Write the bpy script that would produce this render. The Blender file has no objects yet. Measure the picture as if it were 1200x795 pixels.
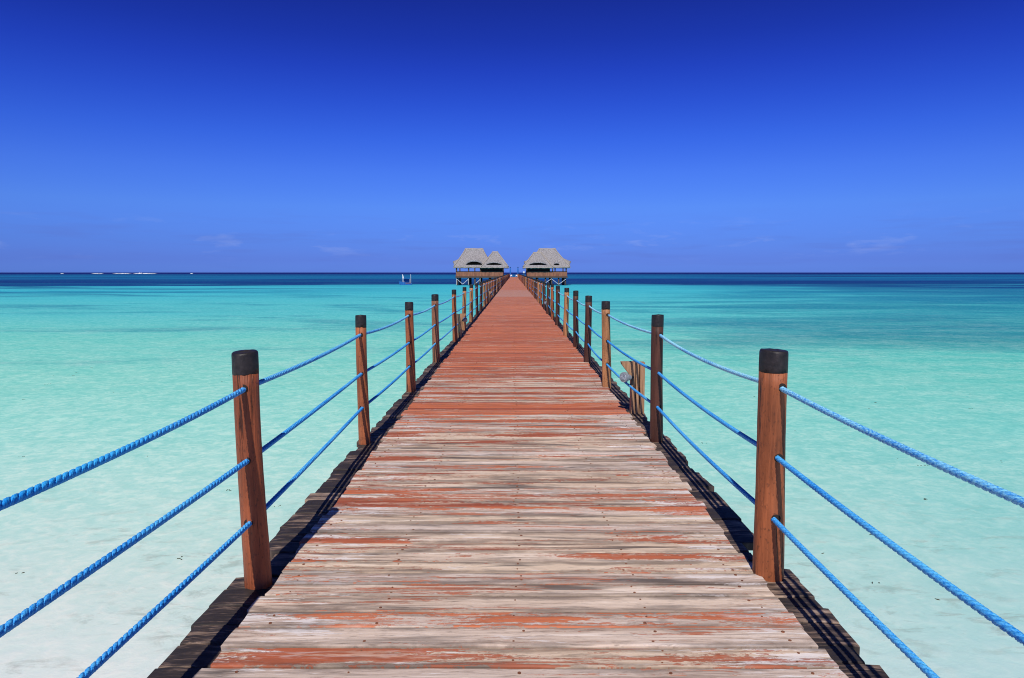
import bpy, math, random
from mathutils import Vector
R = math.radians
scene = bpy.context.scene
col = scene.collection
rnd = random.Random(7)

# ------------------------------------------------------------------ camera
cam_d = bpy.data.cameras.new('camera')
cam = bpy.data.objects.new('camera', cam_d)
col.objects.link(cam)
cam_d.sensor_width = 36.0
cam_d.lens = 36.0 * 820 / 1200
cam_d.clip_start = 0.05
cam_d.clip_end = 60000
cam.location = (0, 0, 1.6)
cam.rotation_euler = (R(90) - math.atan(78 / 820), 0, math.atan(2 / 820))
scene.camera = cam

# ------------------------------------------------------------------ sun, sky
SUN_DIR = Vector((-0.12, -1.06, 1.19)).normalized()      # towards the sun: high, behind the viewer
sd = bpy.data.lights.new('sun', 'SUN')
sd.energy = 4.2
sd.angle = R(0.5)
sd.color = (1.0, 0.955, 0.89)
so = bpy.data.objects.new('sun', sd)
so.rotation_euler = (-SUN_DIR).to_track_quat('-Z', 'Y').to_euler()
so.location = (-5, -40, 45)
col.objects.link(so)

SKY_TINT = [
    (0.0052, (0.155, 0.325, 1.364)),
    (0.0167, (0.152, 0.286, 1.199)),
    (0.0397, (0.164, 0.316, 1.142)),
    (0.085, (0.21, 0.4, 1.161)),
    (0.1297, (0.189, 0.37, 1.181)),
    (0.1733, (0.139, 0.304, 1.167)),
    (0.2158, (0.104, 0.231, 1.086)),
    (0.2572, (0.081, 0.171, 0.969)),
    (0.2933, (0.067, 0.135, 0.825)),
    (0.3357, (0.061, 0.111, 0.703)),
    (0.5, (0.1, 0.14, 0.42)),
    (1.0, (0.26, 0.26, 0.36))]   # position = elevation / 60 deg
world = bpy.data.worlds.new('World')
scene.world = world
world.use_nodes = True
wt = world.node_tree
for n in list(wt.nodes):
    wt.nodes.remove(n)


def N(t, kind, **kw):
    n = t.nodes.new(kind)
    for k, v in kw.items():
        if k.startswith('i_'):
            n.inputs[k[2:].replace('_', ' ')].default_value = v
        else:
            setattr(n, k, v)
    return n


def setramp(rn, stops, interp='LINEAR'):
    cr = rn.color_ramp
    cr.interpolation = interp
    while len(cr.elements) > 1:
        cr.elements.remove(cr.elements[-1])
    cr.elements[0].position = stops[0][0]
    c = stops[0][1]
    cr.elements[0].color = (*c, 1) if len(c) == 3 else c
    for p, c in stops[1:]:
        e = cr.elements.new(p)
        e.color = (*c, 1) if len(c) == 3 else c


def L(*c):
    """sRGB 0-255 to linear"""
    out = []
    for v in c:
        v /= 255
        out.append(v / 12.92 if v <= 0.04045 else ((v + 0.055) / 1.055) ** 2.4)
    return tuple(out)


def ramp(t, fac, stops, interp='LINEAR'):
    r = N(t, 'ShaderNodeValToRGB')
    setramp(r, stops, interp)
    t.links.new(fac, r.inputs[0])
    return r.outputs[0]


def g(v):
    return (v, v, v)


def math_(t, op, a, b=None, c=None, clamp=False):
    n = N(t, 'ShaderNodeMath', operation=op, use_clamp=clamp)
    for i, v in enumerate((a, b, c)):
        if v is None:
            continue
        if isinstance(v, (int, float)):
            n.inputs[i].default_value = v
        else:
            t.links.new(v, n.inputs[i])
    return n.outputs[0]


def mix(t, fac, a, b, blend='MIX'):
    n = N(t, 'ShaderNodeMix', data_type='RGBA', blend_type=blend)
    for sock, v in ((n.inputs[0], fac), (n.inputs[6], a), (n.inputs[7], b)):
        if isinstance(v, (int, float)):
            sock.default_value = v
        elif isinstance(v, tuple):
            sock.default_value = (*v, 1) if len(v) == 3 else v
        else:
            t.links.new(v, sock)
    return n.outputs[2]


def mapping(t, vec, scale=(1, 1, 1), loc=(0, 0, 0)):
    m = N(t, 'ShaderNodeMapping')
    m.inputs['Scale'].default_value = scale
    m.inputs['Location'].default_value = loc
    t.links.new(vec, m.inputs['Vector'])
    return m.outputs[0]


def noise(t, vec, scale=1, detail=4, rough=0.5, dist=0.0):
    n = N(t, 'ShaderNodeTexNoise')
    n.inputs['Scale'].default_value = scale
    n.inputs['Detail'].default_value = detail
    n.inputs['Roughness'].default_value = rough
    n.inputs['Distortion'].default_value = dist
    t.links.new(vec, n.inputs['Vector'])
    return n.outputs['Fac']


sky = N(wt, 'ShaderNodeTexSky', sky_type='NISHITA')
sky.sun_disc = False
sky.sun_elevation = math.asin(SUN_DIR.z)
sky.sun_rotation = R(186.5)
sky.altitude = 0
sky.air_density = 1.0
sky.dust_density = 0.3
sky.ozone_density = 3.0
tc = N(wt, 'ShaderNodeTexCoord')
sx = N(wt, 'ShaderNodeSeparateXYZ')
wt.links.new(tc.outputs['Generated'], sx.inputs[0])
el = math_(wt, 'ARCSINE', sx.outputs['Z'])
elf = math_(wt, 'DIVIDE', el, R(60), clamp=True)
tint = ramp(wt, elf, SKY_TINT, 'LINEAR')
skyc = mix(wt, 1.0, sky.outputs[0], tint, 'MULTIPLY')
# thin fair-weather wisps low over the horizon
cn = noise(wt, mapping(wt, tc.outputs['Generated'], (14, 14, 70)), 1.0, 6, 0.6, 0.3)
cm = ramp(wt, cn, [(0.0, g(0)), (0.56, g(0)), (0.74, g(1)), (1, g(1))])
band = ramp(wt, elf, [(0.0, g(0)), (0.016, g(0.1)), (0.036, g(1)), (0.055, g(0.6)), (0.075, g(0)), (1, g(0))])
cf = math_(wt, 'MULTIPLY', cm, band)
cf = math_(wt, 'MULTIPLY', cf, 0.2)
skyc = mix(wt, cf, skyc, (5.6, 6.0, 8.6))
dn = noise(wt, mapping(wt, tc.outputs['Generated'], (9, 9, 110), (4, 2, 1)), 1.0, 4, 0.5)
dm = ramp(wt, dn, [(0.0, g(0)), (0.53, g(0)), (0.72, g(1)), (1, g(1))])
band2 = ramp(wt, elf, [(0.0, g(0.3)), (0.03, g(1)), (0.06, g(0.7)), (0.085, g(0)), (1, g(0))])
df = math_(wt, 'MULTIPLY', math_(wt, 'MULTIPLY', dm, band2), 0.30)
skyc = mix(wt, df, skyc, (1.1, 1.75, 5.8))
bg = N(wt, 'ShaderNodeBackground')
bg.inputs['Strength'].default_value = 0.1
wt.links.new(skyc, bg.inputs['Color'])
wo = N(wt, 'ShaderNodeOutputWorld')
wt.links.new(bg.outputs[0], wo.inputs[0])

scene.view_settings.view_transform = 'Standard'
scene.view_settings.look = 'None'
scene.view_settings.exposure = 0
scene.view_settings.gamma = 1
scene.cycles.filter_width = 1.05


# ------------------------------------------------------------------ helpers
class MB:
    def __init__(s):
        s.v, s.f, s.mi, s.c = [], [], [], []
        s.cur, s.m = (0, 0, 0), 0

    def vert(s, p):
        s.v.append(tuple(p))
        s.c.append(s.cur)
        return len(s.v) - 1

    def face(s, ids):
        s.f.append(tuple(ids))
        s.mi.append(s.m)

    def box(s, x0, x1, y0, y1, z0, z1):
        i = [s.vert(p) for p in ((x0, y0, z0), (x1, y0, z0), (x1, y1, z0), (x0, y1, z0),
                                 (x0, y0, z1), (x1, y0, z1), (x1, y1, z1), (x0, y1, z1))]
        for q in ((0, 3, 2, 1), (4, 5, 6, 7), (0, 1, 5, 4), (1, 2, 6, 5), (2, 3, 7, 6), (3, 0, 4, 7)):
            s.face([i[k] for k in q])

    def beam(s, a, b, w, h, up=(0, 0, 1)):
        a, b = Vector(a), Vector(b)
        t = (b - a).normalized()
        u = t.cross(Vector(up))
        if u.length < 1e-3:
            u = Vector((1, 0, 0))
        u.normalize()
        n = u.cross(t)
        ids = []
        for p in (a, b):
            for su, sn in ((-1, -1), (1, -1), (1, 1), (-1, 1)):
                ids.append(s.vert(p + u * su * w / 2 + n * sn * h / 2))
        for k in range(4):
            s.face((ids[k], ids[(k + 1) % 4], ids[4 + (k + 1) % 4], ids[4 + k]))
        s.face(ids[3::-1])
        s.face(ids[4:])

    def rings(s, rings, closed=True, cap0=True, cap1=True):
        idx = [[s.vert(p) for p in r] for r in rings]
        n = len(rings[0])
        for a, b in zip(idx, idx[1:]):
            for k in range(n if closed else n - 1):
                s.face((a[k], a[(k + 1) % n], b[(k + 1) % n], b[k]))
        if cap0:
            s.face(idx[0][::-1])
        if cap1:
            s.face(idx[-1])
        return idx

    def tube(s, pts, r, n=8, cap=True):
        rs = []
        pts = [Vector(p) for p in pts]
        for i, p in enumerate(pts):
            t = (pts[min(i + 1, len(pts) - 1)] - pts[max(i - 1, 0)]).normalized()
            ref = Vector((0, 0, 1)) if abs(t.z) < 0.9 else Vector((0, 1, 0))
            u = t.cross(ref).normalized()
            w = u.cross(t)
            rr = r[i] if isinstance(r, (list, tuple)) else r
            rs.append([p + (u * math.cos(2 * math.pi * k / n) + w * math.sin(2 * math.pi * k / n)) * rr
                       for k in range(n)])
        s.rings(rs, True, cap, cap)

    def build(s, name, mats, parent=None, smooth=False):
        me = bpy.data.meshes.new(name)
        me.from_pydata(s.v, [], s.f)
        if not isinstance(mats, (list, tuple)):
            mats = [mats]
        for m in mats:
            me.materials.append(m)
        if len(mats) > 1:
            me.polygons.foreach_set('material_index', s.mi)
        if any(c != (0, 0, 0) for c in s.c[:50]) or any(c != (0, 0, 0) for c in s.c[-50:]):
            at = me.attributes.new('pid', 'FLOAT_COLOR', 'POINT')
            flat = []
            for c in s.c:
                flat += [*c, 1.0] if len(c) == 3 else list(c)
            at.data.foreach_set('color', flat)
        if smooth:
            me.polygons.foreach_set('use_smooth', [True] * len(me.polygons))
        me.update()
        o = bpy.data.objects.new(name, me)
        col.objects.link(o)
        if parent:
            o.parent = parent
        return o


def tag(o, label=None, cat=None, group=None, kind=None):
    for k, v in (('label', label), ('category', cat), ('group', group), ('kind', kind)):
        if v:
            o[k] = v
    return o


def empty(name, loc=(0, 0, 0), rz=0):
    o = bpy.data.objects.new(name, None)
    o.empty_display_size = 0.2
    o.location = loc
    o.rotation_euler.z = rz
    col.objects.link(o)
    return o


def newmat(name, rough=0.7, spec=0.3):
    m = bpy.data.materials.new(name)
    m.use_nodes = True
    t = m.node_tree
    b = t.nodes['Principled BSDF']
    b.inputs['Roughness'].default_value = rough
    b.inputs['Specular IOR Level'].default_value = spec
    return m, t, b


def put(t, sock, b, name='Base Color'):
    t.links.new(sock, b.inputs[name])


def bump(t, h, b, strength=0.3, dist=0.01, normal=None):
    n = N(t, 'ShaderNodeBump')
    n.inputs['Strength'].default_value = strength
    n.inputs['Distance'].default_value = dist
    t.links.new(h, n.inputs['Height'])
    if normal is not None:
        t.links.new(normal, n.inputs['Normal'])
    if b is not None:
        t.links.new(n.outputs[0], b.inputs['Normal'])
    return n.outputs[0]


def pos(t):
    return N(t, 'ShaderNodeNewGeometry').outputs['Position']


def objc(t):
    return N(t, 'ShaderNodeTexCoord').outputs['Object']


def simple(name, c1, c2=None, scale=8, stretch=(1, 1, 1), rough=0.7, spec=0.3, bstr=0.2, bdist=0.01):
    m, t, b = newmat(name, rough, spec)
    n = noise(t, mapping(t, objc(t), stretch), scale, 6, 0.6)
    put(t, ramp(t, n, [(0.3, c1), (0.7, c2 or tuple(v * 1.3 for v in c1))]), b)
    bump(t, n, b, bstr, bdist)
    return m


# ------------------------------------------------------------------ materials
def mat_deck():
    m, t, b = newmat('weathered_deck_wood', 0.75, 0.25)
    at = N(t, 'ShaderNodeAttribute', attribute_name='pid')
    ps = N(t, 'ShaderNodeSeparateColor')
    t.links.new(at.outputs['Color'], ps.inputs[0])
    r1, r2, r3 = ps.outputs
    P = pos(t)
    s = N(t, 'ShaderNodeSeparateXYZ')
    t.links.new(P, s.inputs[0])
    # the grain breaks at every plank seam: third noise axis = plank number
    cv = N(t, 'ShaderNodeCombineXYZ')
    t.links.new(s.outputs['X'], cv.inputs[0])
    t.links.new(s.outputs['Y'], cv.inputs[1])
    t.links.new(math_(t, 'MULTIPLY', r1, 37.0), cv.inputs[2])
    V = cv.outputs[0]
    big = noise(t, mapping(t, V, (0.8, 7, 1)), 1.0, 7, 0.62, 0.4)
    grain = noise(t, mapping(t, V, (1.9, 32, 1)), 1.0, 8, 0.68, 0.7)
    fine = noise(t, mapping(t, V, (9, 85, 1)), 1.0, 6, 0.72, 0.5)
    tone = noise(t, mapping(t, V, (0.55, 10, 3)), 1.0, 5, 0.6, 0.3)
    bare = ramp(t, math_(t, 'ADD', math_(t, 'MULTIPLY', grain, 0.55), math_(t, 'MULTIPLY', tone, 0.45)),
                [(0.30, (0.14, 0.10, 0.078)), (0.40, (0.37, 0.29, 0.24)), (0.47, (0.59, 0.49, 0.415)),
                 (0.56, (0.71, 0.61, 0.53)), (0.65, (0.86, 0.80, 0.76))])
    hue = ramp(t, r2, [(0.0, (1.05, 0.94, 0.83)), (0.35, (1.07, 0.97, 0.84)), (0.65, (1.04, 0.97, 0.92)), (1.0, (0.92, 0.87, 0.86))])
    bare = mix(t, 1.0, bare, hue, 'MULTIPLY')
    # dark weather stains, elongated with the grain
    st = noise(t, mapping(t, V, (1.1, 13, 5), (7, 3, 2)), 1.0, 6, 0.55, 0.6)
    stm = ramp(t, st, [(0, g(0)), (0.52, g(0)), (0.66, g(0.85)), (1, g(1))])
    bare = mix(t, math_(t, 'MULTIPLY', stm, 0.95), bare, (0.075, 0.063, 0.058))
    hl = ramp(t, fine, [(0, g(1)), (0.36, g(1)), (0.46, g(0)), (1, g(0))])
    bare = mix(t, math_(t, 'MULTIPLY', hl, 0.5), bare, (0.12, 0.08, 0.06))
    # old white priming left on some boards
    wn = noise(t, mapping(t, V, (2.0, 22, 2), (3, 8, 1)), 1.0, 7, 0.68, 0.3)
    edge = math_(t, 'ABSOLUTE', math_(t, 'SUBTRACT', s.outputs['X'], 0.04))
    wb = math_(t, 'ADD', wn, math_(t, 'MULTIPLY', ramp(t, edge, [(0.0, g(0)), (0.75, g(0)), (1.0, g(1))]), 0.10))
    wb = math_(t, 'ADD', wb, math_(t, 'MULTIPLY', math_(t, 'SUBTRACT', r3, 0.5), 0.10))
    wb = math_(t, 'ADD', wb, math_(t, 'MULTIPLY', math_(t, 'SUBTRACT', fine, 0.5), 0.35))
    wm = ramp(t, wb, [(0, g(0)), (0.62, g(0)), (0.66, g(1)), (1, g(1))])
    bare = mix(t, math_(t, 'MULTIPLY', wm, 0.75), bare, (0.80, 0.74, 0.72))
    # grime worked in along the seams, broken up by the grain
    dn_ = noise(t, mapping(t, V, (1.6, 5, 2), (5, 1, 9)), 1.0, 6, 0.68, 0.4)
    sd_ = math_(t, 'SUBTRACT', math_(t, 'ADD', math_(t, 'MULTIPLY', dn_, 1.8), math_(t, 'MULTIPLY', math_(t, 'SUBTRACT', grain, 0.5), 0.5)), math_(t, 'MULTIPLY', at.outputs['Alpha'], 0.65))
    sm_ = ramp(t, sd_, [(0, g(0)), (0.60, g(0)), (0.90, g(0.85)), (1, g(0.95))])
    bare = mix(t, math_(t, 'MULTIPLY', sm_, 0.72), bare, (0.135, 0.10, 0.082))
    # red paint: flaked off near the shore, whole further out
    wear = ramp(t, math_(t, 'DIVIDE', s.outputs['Y'], 40.0, clamp=True),
                [(0.0, g(-0.04)), (0.065, g(-0.03)), (0.08, g(0.02)), (0.10, g(0.07)), (0.14, g(0.105)), (0.197, g(0.10)), (0.200, g(0.36)), (0.2115, g(0.36)), (0.215, g(0.13)), (0.25, g(0.16)),
                 (0.32, g(0.26)), (0.5, g(0.38)), (1.0, g(0.45))])
    spk = noise(t, mapping(t, V, (26, 70, 1)), 1.0, 5, 0.75, 0.4)
    lft = ramp(t, math_(t, 'ADD', math_(t, 'MULTIPLY', s.outputs['X'], 0.5), 0.5, clamp=True),
               [(0, g(1)), (0.45, g(0.2)), (0.7, g(0.0)), (1, g(0.1))])
    pm = math_(t, 'ADD', big, wear)
    pm = math_(t, 'ADD', pm, math_(t, 'MULTIPLY', lft, 0.05))
    pm = math_(t, 'ADD', pm, math_(t, 'MULTIPLY', math_(t, 'SUBTRACT', r3, 0.5), 0.20))
    pm = math_(t, 'ADD', pm, math_(t, 'MULTIPLY', math_(t, 'SUBTRACT', fine, 0.5), 0.34))
    pm = math_(t, 'ADD', pm, math_(t, 'MULTIPLY', math_(t, 'SUBTRACT', spk, 0.5), 0.34))
    pm = math_(t, 'ADD', pm, math_(t, 'MULTIPLY', math_(t, 'SUBTRACT', grain, 0.5), 0.30))
    pmask = ramp(t, pm, [(0, g(0)), (0.66, g(0)), (0.675, g(0.85)), (0.74, g(1)), (1, g(1))])
    # thin rusty remnants left in the grain of the bare boards
    tn_ = noise(t, mapping(t, V, (1.3, 30, 4), (6, 2, 3)), 1.0, 7, 0.7, 0.6)
    tb_ = noise(t, mapping(t, V, (0.7, 3.0, 1), (1, 7, 5)), 1.0, 3, 0.6)
    tk_ = math_(t, 'ADD', math_(t, 'ADD', tn_, math_(t, 'MULTIPLY', math_(t, 'SUBTRACT', tb_, 0.5), 0.5)), math_(t, 'MULTIPLY', math_(t, 'SUBTRACT', spk, 0.5), 0.25))
    tk_ = math_(t, 'ADD', tk_, math_(t, 'MULTIPLY', wear, 0.25))
    tmask = ramp(t, tk_, [(0, g(0)), (0.605, g(0)), (0.625, g(0.8)), (0.7, g(0.9)), (1, g(0.9))])
    pmask = math_(t, 'MAXIMUM', pmask, tmask)
    # pale scuffs walked through the paint further out
    sc_ = math_(t, 'ADD', noise(t, mapping(t, V, (1.1, 9, 3), (2, 4, 6)), 1.0, 6, 0.68, 0.4), math_(t, 'MULTIPLY', math_(t, 'SUBTRACT', fine, 0.5), 0.3))
    scm = ramp(t, sc_, [(0, g(0)), (0.56, g(0)), (0.62, g(0.55)), (0.75, g(0.8)), (1, g(0.8))])
    pmask = math_(t, 'MULTIPLY', pmask, math_(t, 'SUBTRACT', 1.0, math_(t, 'MULTIPLY', scm, 0.75)))
    far = math_(t, 'DIVIDE', s.outputs['Y'], 90.0, clamp=True)
    pc = ramp(t, r2, [(0, (0.34, 0.085, 0.042)), (0.5, (0.46, 0.125, 0.058)), (0.85, (0.58, 0.165, 0.07)), (1, (0.60, 0.22, 0.12))])
    pc = mix(t, ramp(t, far, [(0, g(0)), (0.12, g(0.0)), (0.4, g(0.55)), (1, g(0.85))]), pc, (0.55, 0.21, 0.13))
    pc = mix(t, math_(t, 'MULTIPLY', ramp(t, grain, [(0, g(1)), (0.36, g(1)), (0.52, g(0)), (1, g(0))]), 0.6), pc, (0.16, 0.05, 0.028))
    pc = mix(t, math_(t, 'MULTIPLY', stm, 0.45), pc, (0.11, 0.05, 0.035))
    c = mix(t, pmask, bare, pc)
    # a stretch of boards some fifty metres out has greyed again
    gz = ramp(t, math_(t, 'DIVIDE', s.outputs['Y'], 100.0, clamp=True),
              [(0, g(0)), (0.455, g(0)), (0.47, g(0.6)), (0.62, g(0.45)), (0.66, g(0.0)), (1, g(0))])
    c = mix(t, math_(t, 'MULTIPLY', gz, ramp(t, grain, [(0.3, g(0.5)), (0.6, g(1))])), c, (0.44, 0.30, 0.26))
    # knots
    vo = N(t, 'ShaderNodeTexVoronoi')
    vo.inputs['Scale'].default_value = 1.0
    t.links.new(mapping(t, V, (2.2, 5.0, 1)), vo.inputs['Vector'])
    km = ramp(t, vo.outputs['Distance'], [(0, g(1)), (0.035, g(0.9)), (0.085, g(0)), (1, g(0))])
    c = mix(t, math_(t, 'MULTIPLY', km, 0.7), c, (0.15, 0.075, 0.045))
    put(t, c, b)
    h = math_(t, 'ADD', math_(t, 'MULTIPLY', grain, 1.0), math_(t, 'MULTIPLY', fine, 0.5))
    h = math_(t, 'ADD', h, math_(t, 'MULTIPLY', pmask, 0.18))
    bump(t, h, b, 0.7, 0.005)
    return m


def mat_ledge():
    m, t, b = newmat('worn_black_plank_ends', 0.7, 0.3)
    at = N(t, 'ShaderNodeAttribute', attribute_name='pid')
    ps = N(t, 'ShaderNodeSeparateColor')
    t.links.new(at.outputs['Color'], ps.inputs[0])
    r1, r2, r3 = ps.outputs
    s = N(t, 'ShaderNodeSeparateXYZ')
    t.links.new(pos(t), s.inputs[0])
    cv = N(t, 'ShaderNodeCombineXYZ')
    t.links.new(s.outputs['X'], cv.inputs[0])
    t.links.new(s.outputs['Y'], cv.inputs[1])
    t.links.new(math_(t, 'MULTIPLY', r1, 29.0), cv.inputs[2])
    V = cv.outputs[0]
    gr = noise(t, mapping(t, V, (5, 45, 1)), 1.0, 8, 0.68, 0.6)
    bg_ = noise(t, mapping(t, V, (4, 11, 2)), 1.0, 5, 0.6, 0.5)
    k = math_(t, 'ADD', math_(t, 'MULTIPLY', gr, 0.6), math_(t, 'MULTIPLY', bg_, 0.4))
    k = math_(t, 'ADD', k, math_(t, 'MULTIPLY', math_(t, 'SUBTRACT', r2, 0.5), 0.13))
    c = ramp(t, k, [(0.0, (0.018, 0.015, 0.015)), (0.45, (0.032, 0.025, 0.023)), (0.52, (0.055, 0.040, 0.034)), (0.58, (0.20, 0.135, 0.10)), (0.68, (0.42, 0.31, 0.23))])
    put(t, c, b)
    bump(t, gr, b, 0.9, 0.006)
    return m


def mat_post():
    m, t, b = newmat('oiled_post_wood', 0.55, 0.35)
    oi = N(t, 'ShaderNodeObjectInfo')
    tcn = objc(t)
    ad = N(t, 'ShaderNodeVectorMath', operation='ADD')
    t.links.new(tcn, ad.inputs[0])
    cx = N(t, 'ShaderNodeCombineXYZ')
    t.links.new(math_(t, 'MULTIPLY', oi.outputs['Random'], 19.0), cx.inputs[0])
    t.links.new(cx.outputs[0], ad.inputs[1])
    V = ad.outputs[0]
    gr = noise(t, mapping(t, V, (34, 34, 1.6)), 1.0, 8, 0.65, 0.8)
    bl = noise(t, mapping(t, V, (7, 7, 2.2)), 1.0, 4, 0.6, 0.5)
    sp = noise(t, mapping(t, V, (60, 60, 40)), 1.0, 3, 0.6)
    k = math_(t, 'ADD', math_(t, 'MULTIPLY', gr, 0.5), math_(t, 'MULTIPLY', bl, 0.5))
    f = ramp(t, k, [(0.3, g(0.28)), (0.45, g(0.75)), (0.55, g(1.05)), (0.7, g(1.6))])
    c = mix(t, 1.0, oi.outputs['Color'], f, 'MULTIPLY')
    c = mix(t, math_(t, 'MULTIPLY', ramp(t, sp, [(0, g(1)), (0.33, g(1)), (0.42, g(0)), (1, g(0))]), 0.5), c, (0.05, 0.02, 0.012))
    cr = ramp(t, noise(t, mapping(t, V, (20, 20, 0.9), (3, 1, 4)), 1.0, 6, 0.65, 0.7), [(0, g(1)), (0.375, g(1)), (0.405, g(0)), (1, g(0))])
    c = mix(t, math_(t, 'MULTIPLY', cr, 0.8), c, (0.03, 0.014, 0.01))
    put(t, c, b)
    bump(t, math_(t, 'SUBTRACT', gr, math_(t, 'MULTIPLY', cr, 0.8)), b, 0.9, 0.010)
    return m


def mat_rope(name, fade):
    m, t, b = newmat(name, 0.5, 0.4)
    P = objc(t)
    n1 = noise(t, mapping(t, P, (8, 1.1, 8)), 1.0, 5, 0.6)
    n2 = noise(t, mapping(t, P, (170, 70, 170)), 1.0, 4, 0.65)
    base = ramp(t, math_(t, 'ADD', math_(t, 'MULTIPLY', n1, 0.4), math_(t, 'MULTIPLY', n2, 0.6)),
                [(0.3, (0.003, 0.11, 0.42)), (0.45, (0.006, 0.25, 0.76)), (0.60, (0.06, 0.47, 0.93))])
    s = N(t, 'ShaderNodeSeparateXYZ')
    t.links.new(P, s.inputs[0])
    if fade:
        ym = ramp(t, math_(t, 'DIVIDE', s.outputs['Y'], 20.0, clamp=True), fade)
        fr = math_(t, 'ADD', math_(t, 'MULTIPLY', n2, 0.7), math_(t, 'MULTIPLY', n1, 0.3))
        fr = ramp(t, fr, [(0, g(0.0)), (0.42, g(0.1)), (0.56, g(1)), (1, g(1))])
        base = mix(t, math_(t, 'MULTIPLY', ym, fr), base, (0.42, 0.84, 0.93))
    put(t, base, b)
    bump(t, n2, b, 0.5, 0.002)
    return m


def mat_water():
    m, t, b = newmat('lagoon_water', 0.18, 0.5)
    P = pos(t)
    s = N(t, 'ShaderNodeSeparateXYZ')
    t.links.new(P, s.inputs[0])
    X, Y = s.outputs['X'], s.outputs['Y']
    # depth profile: shelving sand, reef edge near 200 m, channel, outer reef, deep sea
    x2 = math_(t, 'MINIMUM', math_(t, 'MULTIPLY', math_(t, 'MULTIPLY', X, X), 0.0028), 55.0)
    w1 = math_(t, 'SUBTRACT', noise(t, mapping(t, P, (0.012, 0.03, 1)), 1.0, 5, 0.6, 0.4), 0.5)
    w2 = math_(t, 'SUBTRACT', noise(t, mapping(t, P, (0.09, 0.16, 1)), 1.0, 4, 0.55, 0.3), 0.5)
    wx = math_(t, 'ADD', 0.12, math_(t, 'MINIMUM', math_(t, 'MULTIPLY', math_(t, 'ABSOLUTE', X), 0.006), 0.75))
    Ye = math_(t, 'ADD', math_(t, 'MAXIMUM', Y, 5.2), math_(t, 'MULTIPLY', x2, ramp(t, math_(t, 'DIVIDE', Y, 200.0, clamp=True), [(0, g(0)), (0.3, g(0)), (0.6, g(1)), (1, g(1))])))
    fac = math_(t, 'ADD', 1.0, math_(t, 'MULTIPLY', math_(t, 'MULTIPLY', w1, wx), 1.25))
    fac = math_(t, 'ADD', fac, math_(t, 'MULTIPLY', w2, 0.14))
    w3 = math_(t, 'SUBTRACT', noise(t, mapping(t, P, (0.008, 0.045, 1), (5, 2, 0)), 1.0, 5, 0.6, 0.3), 0.5)
    fac = math_(t, 'ADD', fac, math_(t, 'MULTIPLY', math_(t, 'MULTIPLY', w3, wx), 1.8))
    sv = math_(t, 'DIVIDE', math_(t, 'DIVIDE', 2870.0, Ye), fac)
    tt = math_(t, 'SQRT', math_(t, 'DIVIDE', sv, 500.0, clamp=True))

    def q(px):
        return math.sqrt(px / 500)
    c = ramp(t, tt, [(0.0, L(2, 22, 96)), (q(1.6), L(2, 26, 104)), (q(3.2), L(12, 92, 150)), (q(6.0), L(18, 112, 166)),
                     (q(8.0), L(6, 58, 128)), (q(13.3), L(4, 60, 120)), (q(14.8), L(58, 176, 198)), (q(22), L(68, 186, 200)),
                     (q(45), L(90, 194, 196)), (q(80), L(110, 203, 191)), (q(120), L(132, 212, 196)), (q(180), L(154, 220, 206)),
                     (q(260), L(181, 224, 213)), (q(370), L(206, 226, 218)), (q(500), L(218, 227, 223))])
    # right-hand side a touch greener and deeper
    rg = ramp(t, math_(t, 'MULTIPLY', math_(t, 'DIVIDE', X, math_(t, 'MAXIMUM', Y, 4.0)), 1.0, clamp=True), [(0, g(0)), (0.15, g(0.3)), (0.7, g(1)), (1, g(1))])
    near = ramp(t, tt, [(0, g(0)), (q(20), g(0)), (q(80), g(1)), (q(150), g(0.85)), (q(300), g(0.9)), (1, g(0.8))])
    c = mix(t, math_(t, 'MULTIPLY', math_(t, 'MULTIPLY', rg, near), 0.9), c, mix(t, 1.0, c, (0.56, 0.86, 0.88), 'MULTIPLY'))
    # seagrass beds on the sand
    gn = noise(t, mapping(t, P, (0.045, 0.10, 1), (3.1, 0.7, 0)), 1.0, 7, 0.66, 0.5)
    gfi = noise(t, mapping(t, P, (0.055, 0.32, 1)), 1.0, 7, 0.7, 0.4)
    zone = ramp(t, math_(t, 'DIVIDE', Y, 200.0, clamp=True), [(0, g(0)), (0.085, g(0)), (0.14, g(0.7)), (0.22, g(1)), (0.62, g(0.95)), (0.82, g(0.5)), (1, g(0.25))])
    side = ramp(t, math_(t, 'ADD', math_(t, 'MULTIPLY', math_(t, 'DIVIDE', X, math_(t, 'MAXIMUM', Y, 4.0)), 0.5), 0.5, clamp=True),
                [(0, g(0.55)), (0.3, g(0.5)), (0.42, g(0.5)), (0.55, g(0.4)), (0.66, g(0.95)), (1, g(1.25))])
    gm = math_(t, 'ADD', math_(t, 'MULTIPLY', gn, 0.7), math_(t, 'MULTIPLY', gfi, 0.3))
    gm = math_(t, 'ADD', gm, math_(t, 'MULTIPLY', math_(t, 'SUBTRACT', math_(t, 'MULTIPLY', zone, side), 0.60), 0.26))
    gmask = ramp(t, gm, [(0, g(0)), (0.48, g(0)), (0.56, g(0.6)), (0.68, g(1)), (1, g(1))])
    gmask = math_(t, 'MULTIPLY', gmask, math_(t, 'MULTIPLY', zone, 0.85))
    c = mix(t, gmask, c, mix(t, 1.0, c, (0.10, 0.40, 0.60), 'MULTIPLY'))
    # darker beds breaking up the reef edge away from the pier
    en = noise(t, mapping(t, P, (0.011, 0.055, 1), (2, 9, 0)), 1.0, 7, 0.66, 0.3)
    ez_ = ramp(t, math_(t, 'DIVIDE', Y, 260.0, clamp=True), [(0, g(0)), (0.22, g(0)), (0.36, g(0.6)), (0.6, g(1)), (0.8, g(1)), (0.95, g(0)), (1, g(0))])
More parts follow.
